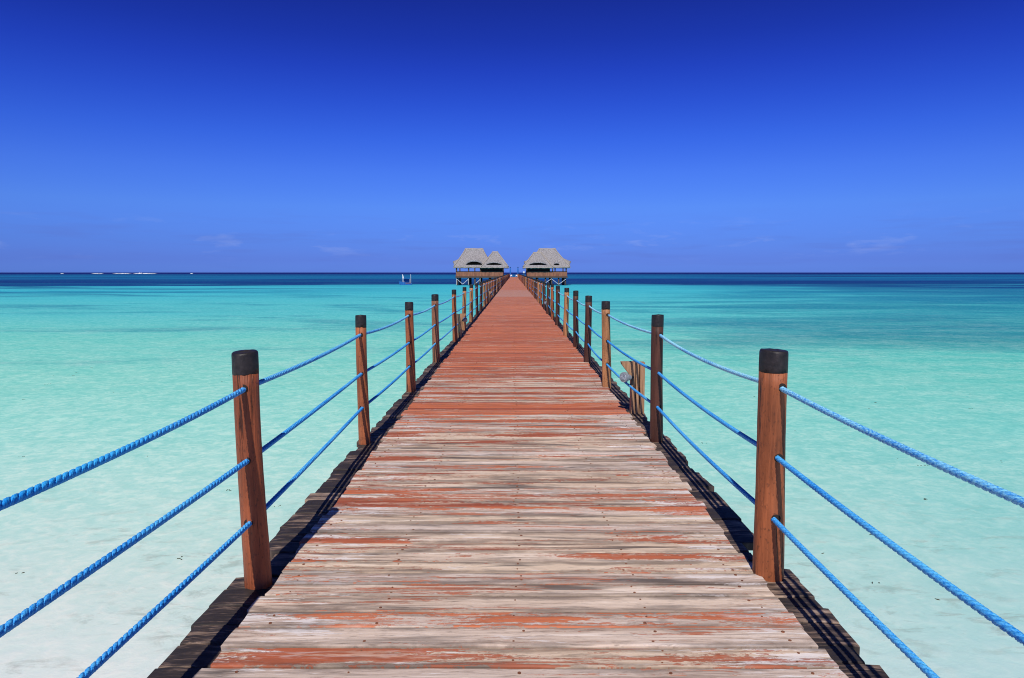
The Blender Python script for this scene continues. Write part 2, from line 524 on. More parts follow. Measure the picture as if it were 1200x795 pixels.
    ex_ = ramp(t, math_(t, 'DIVIDE', math_(t, 'ABSOLUTE', math_(t, 'ADD', X, -8.0)), 110.0, clamp=True), [(0, g(0)), (0.22, g(0)), (0.6, g(0.85)), (1, g(1))])
    rb_ = ramp(t, math_(t, 'ADD', math_(t, 'MULTIPLY', X, 0.005), 0.5, clamp=True), [(0, g(0.0)), (0.4, g(0.0)), (0.75, g(0.07)), (1, g(0.10))])
    em = ramp(t, math_(t, 'ADD', en, rb_), [(0, g(0)), (0.475, g(0)), (0.54, g(0.8)), (0.62, g(1)), (1, g(1))])
    em = math_(t, 'MULTIPLY', math_(t, 'MULTIPLY', em, ez_), math_(t, 'MULTIPLY', ex_, 0.85))
    c = mix(t, em, c, L(6, 74, 132))
    # the outer banks vary from blue to teal
    on = noise(t, mapping(t, P, (0.0022, 0.006, 1), (1, 2, 0)), 1.0, 6, 0.65)
    oz = ramp(t, math_(t, 'DIVIDE', Y, 1400.0, clamp=True), [(0, g(0)), (0.14, g(0)), (0.155, g(1)), (0.7, g(1)), (1, g(0))])
    c = mix(t, math_(t, 'MULTIPLY', oz, ramp(t, on, [(0, g(0)), (0.47, g(0)), (0.6, g(0.65)), (1, g(0.8))])), c, L(10, 100, 140))
    c = mix(t, math_(t, 'MULTIPLY', oz, ramp(t, on, [(0, g(0.8)), (0.38, g(0.7)), (0.5, g(0)), (1, g(0))])), c, L(3, 40, 104))
    # sand drift, faint wisps of weed close in
    sn = noise(t, mapping(t, P, (0.30, 0.55, 1), (1, 5, 0)), 1.0, 6, 0.62, 0.8)
    c = mix(t, math_(t, 'MULTIPLY', ramp(t, sn, [(0.35, g(1)), (0.5, g(0)), (1, g(0))]), 0.30), c, mix(t, 1.0, c, (0.78, 0.90, 0.90), 'MULTIPLY'))
    c = mix(t, math_(t, 'MULTIPLY', ramp(t, sn, [(0, g(0)), (0.52, g(0)), (0.72, g(1))]), math_(t, 'MULTIPLY', near, 0.35)), c, mix(t, 0.25, c, (0.75, 0.80, 0.76)))
    wd = noise(t, mapping(t, P, (2.2, 4.6, 1), (2, 2, 0)), 1.0, 6, 0.7, 0.5)
    wd2 = noise(t, mapping(t, P, (0.5, 0.8, 1), (8, 1.7, 0)), 1.0, 2, 0.5)
    wm = math_(t, 'MULTIPLY', ramp(t, wd, [(0, g(0)), (0.52, g(0)), (0.66, g(1)), (1, g(1))]), ramp(t, wd2, [(0, g(0)), (0.42, g(0)), (0.54, g(1)), (1, g(1))]))
    wm = math_(t, 'MULTIPLY', wm, ramp(t, math_(t, 'DIVIDE', Y, 20.0, clamp=True), [(0, g(1)), (0.4, g(0.8)), (0.6, g(0)), (1, g(0))]))
    c = mix(t, math_(t, 'MULTIPLY', wm, 0.5), c, (0.22, 0.23, 0.19))
    # rippled relief of the surface
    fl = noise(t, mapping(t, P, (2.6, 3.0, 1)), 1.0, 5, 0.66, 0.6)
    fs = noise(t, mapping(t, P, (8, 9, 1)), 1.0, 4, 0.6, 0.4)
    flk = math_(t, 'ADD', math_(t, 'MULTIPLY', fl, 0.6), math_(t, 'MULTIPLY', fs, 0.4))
    # bright and dark flecks of ripple light, painted into the water colour
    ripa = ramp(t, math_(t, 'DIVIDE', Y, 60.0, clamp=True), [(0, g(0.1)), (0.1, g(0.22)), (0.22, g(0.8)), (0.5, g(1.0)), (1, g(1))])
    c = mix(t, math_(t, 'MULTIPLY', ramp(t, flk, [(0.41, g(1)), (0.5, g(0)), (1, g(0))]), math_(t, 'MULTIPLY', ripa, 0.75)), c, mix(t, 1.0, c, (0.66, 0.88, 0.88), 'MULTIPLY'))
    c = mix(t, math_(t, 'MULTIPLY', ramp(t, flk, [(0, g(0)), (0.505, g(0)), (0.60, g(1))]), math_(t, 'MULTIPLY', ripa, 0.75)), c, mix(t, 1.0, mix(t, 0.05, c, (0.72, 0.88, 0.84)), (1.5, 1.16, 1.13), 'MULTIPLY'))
    # caustic light net painted into the colour as pale ridges
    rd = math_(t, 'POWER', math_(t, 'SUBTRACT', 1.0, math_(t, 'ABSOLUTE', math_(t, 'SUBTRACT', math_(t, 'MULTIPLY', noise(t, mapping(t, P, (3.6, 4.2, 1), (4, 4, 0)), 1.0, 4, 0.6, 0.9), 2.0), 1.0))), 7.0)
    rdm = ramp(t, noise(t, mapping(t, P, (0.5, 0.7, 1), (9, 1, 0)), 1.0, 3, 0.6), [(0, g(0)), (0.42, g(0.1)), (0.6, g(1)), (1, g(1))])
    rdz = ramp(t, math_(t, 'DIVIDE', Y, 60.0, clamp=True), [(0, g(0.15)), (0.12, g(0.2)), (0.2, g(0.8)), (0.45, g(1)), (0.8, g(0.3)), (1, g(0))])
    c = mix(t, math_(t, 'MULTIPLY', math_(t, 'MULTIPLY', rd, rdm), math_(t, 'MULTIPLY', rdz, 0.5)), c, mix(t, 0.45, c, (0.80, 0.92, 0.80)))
    for n in list(t.nodes):
        if n.type == 'BSDF_PRINCIPLED':
            t.nodes.remove(n)
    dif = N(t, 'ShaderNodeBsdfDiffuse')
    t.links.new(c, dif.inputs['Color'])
    gl = N(t, 'ShaderNodeBsdfGlossy')
    gl.inputs['Roughness'].default_value = 0.12
    h = math_(t, 'ADD', math_(t, 'MULTIPLY', fl, 1.0), math_(t, 'MULTIPLY', fs, 0.35))
    nb = bump(t, h, None, 0.35, 0.10)
    t.links.new(nb, gl.inputs['Normal'])
    nb2 = bump(t, h, None, 0.08, 0.10)
    t.links.new(nb2, dif.inputs['Normal'])
    fz = N(t, 'ShaderNodeFresnel')
    fz.inputs['IOR'].default_value = 1.33
    t.links.new(nb, fz.inputs['Normal'])
    ff = math_(t, 'MINIMUM', math_(t, 'MULTIPLY', fz.outputs[0], 0.5), 0.05)
    ms = N(t, 'ShaderNodeMixShader')
    t.links.new(ff, ms.inputs[0])
    t.links.new(dif.outputs[0], ms.inputs[1])
    t.links.new(gl.outputs[0], ms.inputs[2])
    t.links.new(ms.outputs[0], t.nodes['Material Output'].inputs[0])
    return m


M = {}
M['deck'] = mat_deck()
M['ledge'] = mat_ledge()
M['post'] = mat_post()
M['water'] = mat_water()
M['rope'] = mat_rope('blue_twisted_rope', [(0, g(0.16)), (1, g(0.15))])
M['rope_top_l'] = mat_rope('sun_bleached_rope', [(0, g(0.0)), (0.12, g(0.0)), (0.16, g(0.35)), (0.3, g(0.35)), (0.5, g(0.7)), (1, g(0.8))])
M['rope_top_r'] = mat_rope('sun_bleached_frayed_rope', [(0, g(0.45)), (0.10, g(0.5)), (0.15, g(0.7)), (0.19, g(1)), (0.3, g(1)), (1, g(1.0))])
M['black'] = simple('black_tar_paint', (0.010, 0.009, 0.010), (0.032, 0.026, 0.027), 30, (1, 1, 1), 0.5, 0.3, 0.8, 0.006)
M['beam'] = simple('dark_wet_timber', (0.05, 0.032, 0.024), (0.12, 0.085, 0.065), 6, (1, 1, 1), 0.8)
M['board'] = simple('raw_stub_board', (0.22, 0.11, 0.055), (0.46, 0.26, 0.14), 5, (9, 9, 0.8), 0.7)
M['nail'] = simple('rusty_nail', (0.10, 0.035, 0.018), (0.30, 0.12, 0.06), 40, (1, 1, 1), 0.7)
M['thatch'] = simple('palm_thatch', (0.14, 0.13, 0.133), (0.45, 0.425, 0.425), 1.6, (3.2, 3.2, 1.0), 0.95, 0.1, 0.8, 0.25)
M['thatch_edge'] = simple('pale_thatch_fringe', (0.26, 0.22, 0.18), (0.48, 0.42, 0.36), 2.5, (3, 3, 0.8), 0.95, 0.1, 0.7, 0.12)
M['parapet'] = simple('red_brown_parapet_boards', (0.17, 0.065, 0.035), (0.36, 0.16, 0.09), 1.2, (3, 3, 0.5), 0.8)
M['dark'] = simple('dark_interior_timber', (0.012, 0.009, 0.008), (0.03, 0.022, 0.018), 2, (1, 1, 1), 0.9)
M['vent_shade'] = simple('black_vent_shade', (0.003, 0.003, 0.003), (0.006, 0.005, 0.005), 2, (1, 1, 1), 0.95, 0.0)  # near-black colour paints the shade inside the roof vents
M['limed'] = simple('weathered_white_timber', (0.36, 0.36, 0.36), (0.6, 0.6, 0.6), 3)
M['white'] = simple('white_paint', (0.62, 0.62, 0.62), (0.8, 0.8, 0.79), 6, (1, 1, 1), 0.5)
M['grey'] = simple('grey_lamp_casing', (0.16, 0.17, 0.18), (0.34, 0.36, 0.38), 60, (1, 1, 1), 0.35, 0.6)
M['lens'] = simple('clouded_lamp_glass', (0.05, 0.07, 0.10), (0.42, 0.46, 0.50), 38, (1, 1, 1), 0.25, 0.6)
M['boat_blue'] = simple('blue_hull_paint', (0.02, 0.12, 0.38), (0.04, 0.20, 0.52), 3, (1, 1, 1), 0.45)
M['canopy_blue'] = simple('blue_canvas', (0.01, 0.10, 0.38), (0.02, 0.17, 0.52), 3, (1, 1, 1), 0.8)
M['foam'] = simple('sea_foam', (0.7, 0.72, 0.73), (0.85, 0.86, 0.87), 0.4, (1, 1, 1), 0.9)
M['weed'] = simple('floating_weed', (0.03, 0.035, 0.018), (0.09, 0.08, 0.04), 20)
M['sand'] = simple('sea_bed_sand', (0.5, 0.47, 0.38), (0.62, 0.58, 0.48), 1.5)

WZ = -1.9            # water level below the deck
XL, XR = -1.262, 1.315

# ------------------------------------------------------------------ setting: water and sea bed
wb_ = MB()
S = 45000
ids = [wb_.vert(p) for p in ((-S, -200, WZ), (S, -200, WZ), (S, S, WZ), (-S, S, WZ))]
wb_.face(ids)
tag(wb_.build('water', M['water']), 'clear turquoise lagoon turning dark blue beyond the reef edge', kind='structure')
sb = MB()
ids = [sb.vert(p) for p in ((-S, -200, WZ - 1.0), (S, -200, WZ - 1.0), (S, S, WZ - 1.0), (-S, S, WZ - 1.0))]
sb.face(ids)
tag(sb.build('sea_bed', M['sand']), 'pale sand sea bed under the lagoon', kind='structure')

# white surf breaking on the outer reef
sf = MB()
rs = random.Random(5)
for x0, x1, yy, hh in ((-1160, -1128, 1930, 1.0), (-1085, -1035, 1900, 1.3), (-1025, -960, 1890, 1.5), (-875, -868, 1900, 1.5), (-1245, -1238, 1930, 1.2), (-1005, -995, 1880, 3.0)):
    n = max(4, int((x1 - x0) / 3))
    rg_ = []
    for i in range(n + 1):
        x = x0 + (x1 - x0) * i / n
        e = min(1, 4 * min(i, n - i) / n + 0.15)
        h = hh * e * rs.uniform(0.55, 1.15)
        rg_.append([(x, yy - 6, WZ - 0.3), (x, yy - 2, WZ + h * 0.8), (x, yy, WZ + h), (x, yy + 5, WZ - 0.3)])
    sf.rings(rg_, True)
tag(sf.build('surf', M['foam'], smooth=True), 'white line of surf breaking on the reef at the horizon', 'surf', kind='stuff')

# ------------------------------------------------------------------ the pier
PEND = 246.0
pier = empty('wooden_pier', (0, 0, 0))
tag(pier, 'long straight wooden pier with flaking red paint running out over the lagoon', 'pier')
dk = MB()
rp = random.Random(11)
nails = MB()
y = -4.0
while y < PEND:
    nearf = y < 34
    w = rp.uniform(0.125, 0.175) if nearf else rp.uniform(0.14, 0.18)
    gap = rp.uniform(0.006, 0.013)
    y0, y1 = y, y + w - gap
    z = rp.uniform(-0.003, 0.003)
    jag = 1.0 if y < 60 else 1.5
    xa = XL + rp.uniform(-0.022, 0.018) * jag
    xb = XR + rp.uniform(-0.018, 0.022) * jag
    dk.cur = (rp.random(), rp.random(), rp.random())
    skew = rp.uniform(-0.003, 0.003)
    tilt = rp.uniform(-0.002, 0.002)
    nx = 22 if y < 12 else (8 if nearf else 1)
    rr = []
    wav0 = [rp.uniform(-0.0022, 0.0022) for _ in range(nx + 1)]
    wav1 = [rp.uniform(-0.0022, 0.0022) for _ in range(nx + 1)]
    for i in range(nx + 1):
        k = i / nx
        x = xa + (xb - xa) * k
        a = y0 + skew * (k - 0.5) + (wav0[i] if nearf else 0)
        b_ = y1 + skew * (k - 0.5) + (wav1[i] if nearf else 0)
        zz = z + (rp.uniform(-0.0008, 0.0008) if nearf else 0)
        if nearf:
            cup = 0.0015
            rr.append([(x, a, -0.038), (x, a, zz - 0.006 - tilt), (x, a + 0.006, zz - tilt), (x, (a + b_) / 2, zz - cup), (x, b_ - 0.006, zz + tilt),
                       (x, b_, zz - 0.006 + tilt), (x, b_, -0.038)])
        else:
            rr.append([(x, a, -0.038), (x, a, zz), (x, b_, zz), (x, b_, -0.038)])
    if y < 12:
        # slightly eaten corners at the plank ends
        for e_, sgn in ((0, 1), (-1, -1)):
            rr[e_] = [(p[0] + sgn * rp.uniform(0, 0.012), p[1], p[2]) for p in rr[e_]]
    nv = len(dk.v)
    dk.rings(rr, True)
    if nearf:
        prof = (0, 0, 0.06, 1, 0.06, 0, 0)
        for j_ in range(nv, len(dk.v)):
            dk.c[j_] = (*dk.cur, prof[(j_ - nv) % 7])
    if y < 22:
        nails.cur = (0, 0, 0)
        for xn in (-1.14, -0.64, 0.02, 0.62, 1.18):
            for fy in (0.25, 0.75):
                if rp.random() < 0.25:
                    continue
                cx_, cy_ = xn + rp.uniform(-0.028, 0.028), y0 + (y1 - y0) * fy + rp.uniform(-0.01, 0.01)
                r_ = rp.uniform(0.004, 0.0085)
                nails.rings([[(cx_ + r_ * math.cos(q), cy_ + r_ * math.sin(q), zq) for q in
                              [j * math.pi / 4 for j in range(8)]] for zq in (z - 0.01, z + 0.0015)], True, False, True)
    y += w
dk.build('deck_boards', M['deck'], pier)
nails.build('nail_heads', M['nail'], pier)['kind'] = 'stuff'

# dark plank ends outside the painted deck, a little lower
for side in (-1, 1):
    lg = MB()
    y = -4.0
    edge_in = (XL + 0.0) if side < 0 else XR
    out = 1.485 if side < 0 else 1.515
    while y < PEND:
        w = rp.uniform(0.10, 0.21)
        o_ = out + rp.uniform(-0.014, 0.014) + (rp.uniform(-0.05, 0.02) if rp.random() < 0.2 else 0)
        ny = 3.60 if side < 0 else 3.68
        if ny < y + w * 0.5 < ny + 0.36:
            o_ = 1.385 + rp.uniform(-0.01, 0.01)
        if y + w * 0.5 > 9.5 and rp.random() < 0.06:
            o_ -= 0.07
        zt = -0.022 + rp.uniform(-0.004, 0.004)
        lg.cur = (rp.random(), rp.random(), rp.random())
        a, b_ = y, y + w - rp.uniform(0.002, 0.006)
        xi = edge_in - side * 0.06
        nx = 6 if y < 14 else 1
        rr = []
        for i in range(nx + 1):
            k = i / nx
            x = xi + (side * o_ - xi) * k
            j0 = rp.uniform(-0.003, 0.003) if nx > 1 else 0
            j1 = rp.uniform(-0.003, 0.003) if nx > 1 else 0
            dz = rp.uniform(-0.002, 0.002) if nx > 1 else 0
            if i == nx and nx > 1:
                dz -= 0.006
            xj = x + (rp.uniform(-0.006, 0.006) if i == nx else 0)
            xk = x + (rp.uniform(-0.008, 0.008) if i == nx else 0)
            if nx > 1:
                rr.append([(xj, a + j0, -0.075), (xj, a + j0, zt - 0.005 + dz), (xj, a + 0.006 + j0, zt + dz), (xk, b_ - 0.006 + j1, zt + dz), (xk, b_ + j1, zt - 0.005 + dz), (xk, b_ + j1, -0.075)])
            else:
                rr.append([(x, a, -0.075), (x, a, zt), (x, b_, zt), (x, b_, -0.075)])
        if side < 0:
            rr = [r[::-1] for r in rr]
        lg.rings(rr, True)
        y += w
    o = lg.build('edge_boards', M['ledge'], pier)
    o['label'] = 'ragged black plank ends along the %s side of the deck' % ('left' if side < 0 else 'right')

# joists, cross beams and piles under the deck
for x in (-1.1, -0.37, 0.37, 1.12):
    b2 = MB()
    b2.box(x - 0.05, x + 0.05, -4, PEND, -0.26, -0.04 if abs(x) < 1 else -0.078)
    b2.build('joist', M['beam'], pier)
yy = 0.6
k = 0
while yy < PEND:
    b2 = MB()
    b2.box(-1.42, 1.44, yy - 0.09, yy + 0.09, -0.45, -0.263)
    b2.build('cross_beam', M['beam'], pier)
    for x in (-1.16, 1.18):
        b2 = MB()
        b2.tube([(x + rp.uniform(-.03, .03), yy, WZ - 1.1), (x, yy, -0.46)], [0.12, 0.105], 10)
        b2.build('pile', M['beam'], pier, True)
    yy += 6.1
    k += 1

# ------------------------------------------------------------------ railing posts
HOLE = (1.02, 0.652, 0.33)


def shaft_mesh(seed, r0, twist, h0=-0.30, h1=1.095, n=20, rings=16):
    q = random.Random(seed)
    b2 = MB()
    ph = q.uniform(0, 6)
    rr = []
    for i in range(rings + 1):
        k = i / rings
        z = h0 + (h1 - h0) * k
        bx = 0.013 * math.sin(k * 3.4 + ph) * (1 - k * 0.3)
        by = 0.006 * math.sin(k * 2.6 + ph * 2)
        r = r0 * (1.03 - 0.07 * k + 0.035 * math.sin(k * 5 + ph) + q.uniform(-0.008, 0.008))
        ring = []
        for j in range(n):
            a = 2 * math.pi * j / n
            e = 1 + 0.035 * math.cos(2 * a + ph + k * twist) + 0.022 * math.cos(3 * a + ph * 3 + k) + 0.010 * math.sin(7 * a + ph)
            ring.append((bx + r * e * math.cos(a), by + r * e * math.sin(a), z))
        rr.append(ring)
    b2.rings(rr)
    top = rr[-1]
    return b2, top


def make_post(seed, r0):
    root = empty('railing_post')
    b2, top = shaft_mesh(seed, r0, 1.0)
    b2.build('shaft', M['post'], root, True)
    c = MB()
    q = random.Random(seed + 50)
    cx = sum(p[0] for p in top) / len(top)
    cy = sum(p[1] for p in top) / len(top)
    tiltx, tilty = q.uniform(-0.006, 0.006), q.uniform(-0.006, 0.006)
    rr = []
    for z, s_ in ((1.088, 1.0), (1.090, 1.012), (1.12, 1.015), (1.16, 1.012), (1.188, 1.008), (1.197, 0.985), (1.2005, 0.93), (1.2015, 0.5), (1.202, 0.05)):
        f = max(0, (z - 1.1) / 0.1)
        rr.append([(cx + (p[0] - cx) * s_ * q.uniform(0.992, 1.004), cy + (p[1] - cy) * s_ * q.uniform(0.992, 1.004),
                    z + f * (tiltx * (p[0] - cx) / r0 + tilty * (p[1] - cy) / r0) + (q.uniform(-0.005, 0.005) if z < 1.1 else q.uniform(-0.001, 0.001))) for p in top])
    c.rings(rr)
    c.build('black_cap', M['black'], root, True)
    return root


protos = [make_post(s_, r0) for s_, r0 in ((3, 0.068), (8, 0.060), (14, 0.064), (21, 0.074))]
for p_ in protos[1:]:
    pass


def hole_mesh():
    b2 = MB()
    # undrilled: a dark disc on the near face paints the hole's inner shade
    for s_ in (-1,):
        n = 14
        ra = []
        for (r_, yk) in ((0.0235, 0.050), (0.0235, 0.0648), (0.021, 0.0655), (0.019, 0.0655)):
            ra.append([(r_ * math.cos(2 * math.pi * j / n), s_ * yk, r_ * 0.95 * math.sin(2 * math.pi * j / n)) for j in range(n)])
        b2.rings(ra, True, False, True)
    return b2


hm = hole_mesh().build('rope_hole', M['dark'], None, True)
hole_data = hm.data
bpy.data.objects.remove(hm)

ORD = ['first', 'second', 'third', 'fourth', 'fifth', 'sixth', 'seventh', 'eighth', 'ninth', 'tenth', 'eleventh', 'twelfth',
       'thirteenth', 'fourteenth', 'fifteenth', 'sixteenth', 'seventeenth', 'eighteenth', 'nineteenth', 'twentieth']
RED, RUST, TAN, DKB, BRN = (0.30, 0.078, 0.028), (0.33, 0.096, 0.034), (0.42, 0.185, 0.075), (0.085, 0.030, 0.018), (0.27, 0.11, 0.055)
CN = {RED: 'dark red-brown', RUST: 'rust-brown', TAN: 'light tan', DKB: 'very dark brown', BRN: 'mid-brown'}
left = [(-1.40, 0.55, 1, RUST, .97), (-1.346, 3.52, 0, RED, 1.0), (-1.432, 6.551, 1, RUST, 0.92), (-1.418, 9.476, 2, RUST, 0.95), (-1.419, 12.65, 0, BRN, 1.0),
        (-1.40, 16.5, 1, RUST, .95), (-1.40, 19.75, 2, TAN, .9), (-1.40, 23.1, 0, TAN, .95), (-1.40, 26.6, 1, DKB, .95), (-1.40, 30.1, 2, DKB, 1),
        (-1.40, 33.5, 0, TAN, 1), (-1.40, 36.7, 1, RUST, 1), (-1.40, 39.9, 2, BRN, 1)]
right = [(1.36, 0.6, 2, RUST, 1), (1.352, 3.614, 3, RUST, 1.0), (1.369, 6.64, 1, DKB, 1.0), (1.300, 9.764, 2, TAN, 0.98), (1.326, 12.456, 0, DKB, 0.92),
         (1.34, 15.05, 1, DKB, 1), (1.34, 17.8, 2, TAN, 1.02), (1.34, 21.3, 0, DKB, .98), (1.34, 24.1, 1, RUST, 1), (1.34, 27.1, 2, DKB, 1),
         (1.34, 30.5, 0, DKB, 1), (1.34, 34.0, 1, RUST, 1), (1.34, 37.2, 2, TAN, 1)]
pq = random.Random(4)
for lst, sx_ in ((left, -1), (right, 1)):
    while lst[-1][1] < PEND - 4:
        lst.append(((-1.40 if sx_ < 0 else 1.34) + pq.uniform(-0.03, 0.03), lst[-1][1] + pq.uniform(3.0, 3.3), pq.randrange(3),
                    pq.choice([RUST, TAN, DKB, BRN, RUST]), pq.uniform(0.9, 1.05)))

used = set()
for lst, sname in ((left, 'left'), (right, 'right')):
    for i, (x, yv, v, cc, sc) in enumerate(lst):
        pr = protos[v]
        if v not in used:
            used.add(v)
            root = pr
        else:
            root = pr.copy()
            col.objects.link(root)
            for ch in pr.children:
                if ch.name.startswith('rope_hole'):
                    continue
                c2 = ch.copy()
                col.objects.link(c2)
                c2.parent = root
        hz = 1.0 + (pq.uniform(-0.012, 0.012) if i > 3 else 0)
        root.location = (x, yv, 0)
        root.scale = (sc, sc, hz)
        root.rotation_euler = (R(pq.uniform(-0.5, 0.5)), R(pq.uniform(-0.6, 0.6)), 0 if i < 3 else pq.choice((0, math.pi)))
        if i == 0:
            lab = '%s post that starts the %s railing beside the viewer' % (CN[cc], sname)
        elif i <= 20:
            lab = '%s wooden post with black cap, %s from the viewer on the %s railing' % (CN[cc], ORD[i - 1], sname)
        else:
            lab = 'tiny capped post far down the %s railing, past its twentieth' % sname
        tag(root, lab, 'post', 'railing posts along the pier')
        for ch in root.children:
            ch.color = (*cc, 1)
        if i < 9:
            for hzv in HOLE:
                h_ = bpy.data.objects.new('rope_hole', hole_data)
                col.objects.link(h_)
                h_.parent = root
                rr0 = (0.068, 0.060, 0.064, 0.074)[v]
                h_.location = (0.0 if sname == 'left' else 0.012, 0, (hzv - (0.0 if sname == 'left' else 0.004)) / hz)
                h_.scale = (1, (rr0 * 1.03 + 0.002) / 0.0665, 1)

# ------------------------------------------------------------------ ropes
def rope(lst, hgt, mat, sags, label, dx, seed):
    q = random.Random(seed)
    ctrl = [(lst[0][0] + dx, -2.4, hgt)] + [(p[0] + dx, p[1], hgt + (q.uniform(-0.012, 0.012) if i > 3 else 0)) for i, p in enumerate(lst)]
    nearend = 16.5

    def centre(si, k):
        a, b_ = Vector(ctrl[si]), Vector(ctrl[si + 1])
        p = a.lerp(b_, k)
        p.z -= 4 * sags[min(si, len(sags) - 1)] * k * (1 - k)
        return p
    b2 = MB()
    pts = []
    fpts = []
    step = 0.011
    for si in range(len(ctrl) - 1):
        a, b_ = Vector(ctrl[si]), Vector(ctrl[si + 1])
        ln = (b_ - a).length
        if b_.y < nearend:
            n = int(ln / step)
            pts += [centre(si, i / n) for i in range(n)]
            last = Vector(b_)
        else:
            if not fpts:
                pass
            n = 8 if b_.y < 60 else 3
            fpts += [centre(si, i / n) for i in range(n)]
    fpts.append(Vector(ctrl[-1]))
    pitch = 0.092
    R_h, R_s = 0.0068, 0.0082
    for st in range(3):
        rr = []
        s_ = 0.0
        for i, p in enumerate(pts):
            if i:
                s_ += (p - pts[i - 1]).length
            t_ = (pts[min(i + 1, len(pts) - 1)] - pts[max(i - 1, 0)]).normalized()
            u = Vector((1, 0, 0))
            w_ = u.cross(t_).normalized()
            ph = 2 * math.pi * (s_ / pitch + st / 3)
            c_ = p + (u * math.cos(ph) + w_ * math.sin(ph)) * R_h
            # strand section, flattened a little against its neighbours
            rd = (u * math.cos(ph) + w_ * math.sin(ph))
            tn = (-u * math.sin(ph) + w_ * math.cos(ph))
            ring = []
            for j in range(7):
                a_ = 2 * math.pi * j / 7
                ring.append(c_ + rd * R_s * 0.93 * math.cos(a_) + tn * R_s * 1.25 * math.sin(a_))
            rr.append(ring)
        b2.rings(rr)
    b2.tube(fpts, 0.0150, 6)
    o = b2.build('rope', mat, None, True)
    tag(o, label, 'rope', 'blue ropes strung through the railing posts')


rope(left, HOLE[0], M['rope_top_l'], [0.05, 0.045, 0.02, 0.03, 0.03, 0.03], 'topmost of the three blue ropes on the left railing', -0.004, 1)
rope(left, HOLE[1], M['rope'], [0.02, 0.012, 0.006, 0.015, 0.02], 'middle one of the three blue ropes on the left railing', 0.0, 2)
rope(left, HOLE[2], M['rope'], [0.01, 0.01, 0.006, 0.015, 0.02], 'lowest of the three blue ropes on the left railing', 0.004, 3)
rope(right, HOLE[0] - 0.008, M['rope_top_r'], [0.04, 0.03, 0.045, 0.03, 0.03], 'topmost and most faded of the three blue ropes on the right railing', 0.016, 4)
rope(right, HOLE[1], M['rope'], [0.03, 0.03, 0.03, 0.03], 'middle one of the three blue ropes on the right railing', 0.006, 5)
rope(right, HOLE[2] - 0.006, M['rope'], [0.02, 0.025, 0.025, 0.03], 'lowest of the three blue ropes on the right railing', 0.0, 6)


# ------------------------------------------------------------------ short board stubs with deck lamps
def make_stub():
    root = empty('lamp_stub')
    for k_, (x0, x1, y0, y1, zt) in enumerate(((-0.055, -0.012, -0.05, 0.06, 0.575), (-0.002, 0.032, -0.045, 0.065, 0.560), (0.044, 0.098, -0.05, 0.06, 0.570))):
        b2 = MB()
        b2.box(x0, x1, y0, y1, -0.28, zt)
        if k_ == 0:
            # wedge-shaped head leaning over the deck
            i = [b2.vert(p) for p in ((x0, y0 + .002, 0.40), (x0, y1 - .002, 0.40), (x0, y1 - .002, zt - .002), (x0, y0 + .002, zt - .002), (x0 - 0.115, y0 + .002, zt - .002), (x0 - 0.115, y1 - .002, zt - .002),
                                      (x0 - 0.110, y0 + .002, zt - .03), (x0 - 0.110, y1 - .002, zt - .03))]
            for f_ in ((0, 1, 7, 6), (6, 7, 5, 4), (4, 5, 2, 3), (0, 6, 4, 3), (1, 2, 5, 7)):
                b2.face([i[a] for a in f_])
        b2.build('board', M['board'], root)
    lp = MB()
    ax = Vector((-0.75, -0.62, 0.05)).normalized()
    c0 = Vector((-0.075, -0.06, 0.40))
    c1 = Vector((-0.135, -0.105, 0.41))
    lp.tube([c0, c1], [0.030, 0.050], 16)
    lp.tube([c1, c1 + ax * 0.035], [0.058, 0.058], 18)
    lamp = lp.build('lamp_housing', M['grey'], root, False)
    gl_ = MB()
    gl_.tube([c1 + ax * 0.0352, c1 + ax * 0.041], [0.047, 0.040], 18)
    gl_.build('lens', M['lens'], lamp)
    br = MB()
    br.beam(c0 + Vector((0.03, 0.02, -0.01)), c0 + Vector((0.03, 0.02, -0.09)), 0.02, 0.03)
    br.beam(c0 + Vector((0.045, 0.02, 0.0)), c0 + Vector((-0.02, -0.015, 0.0)), 0.022, 0.02)
    br.build('bracket', M['black'], root)
    return root


stub = make_stub()
spots = [(1.41, 8.02, 0, 'nearest stub of upright boards with round grey deck lamp, on the right side'),
         (-1.36, 17.5, 1, 'light wooden stub with deck lamp beyond the fourth post on the left side'),
         (1.40, 27.6, 0, 'small lamp stub farther out on the right side, beyond the eighth right-hand post'),
         (-1.36, 38.2, 1, 'small lamp stub farther out on the left side, just past its eleventh post')]
for i, (x, yv, mir, lab) in enumerate(spots):
    if i == 0:
        root = stub
    else:
        root = stub.copy()
        col.objects.link(root)
        for ch in list(stub.children):
            c2 = ch.copy()
            col.objects.link(c2)
            c2.parent = root
            for gc in list(ch.children):
                c3 = gc.copy()
                col.objects.link(c3)
                c3.parent = c2
    root.location = (x, yv, 0)
    root.rotation_euler.z = math.pi if mir else 0
    tag(root, lab, 'lamp post', 'lamp stubs beside the deck')


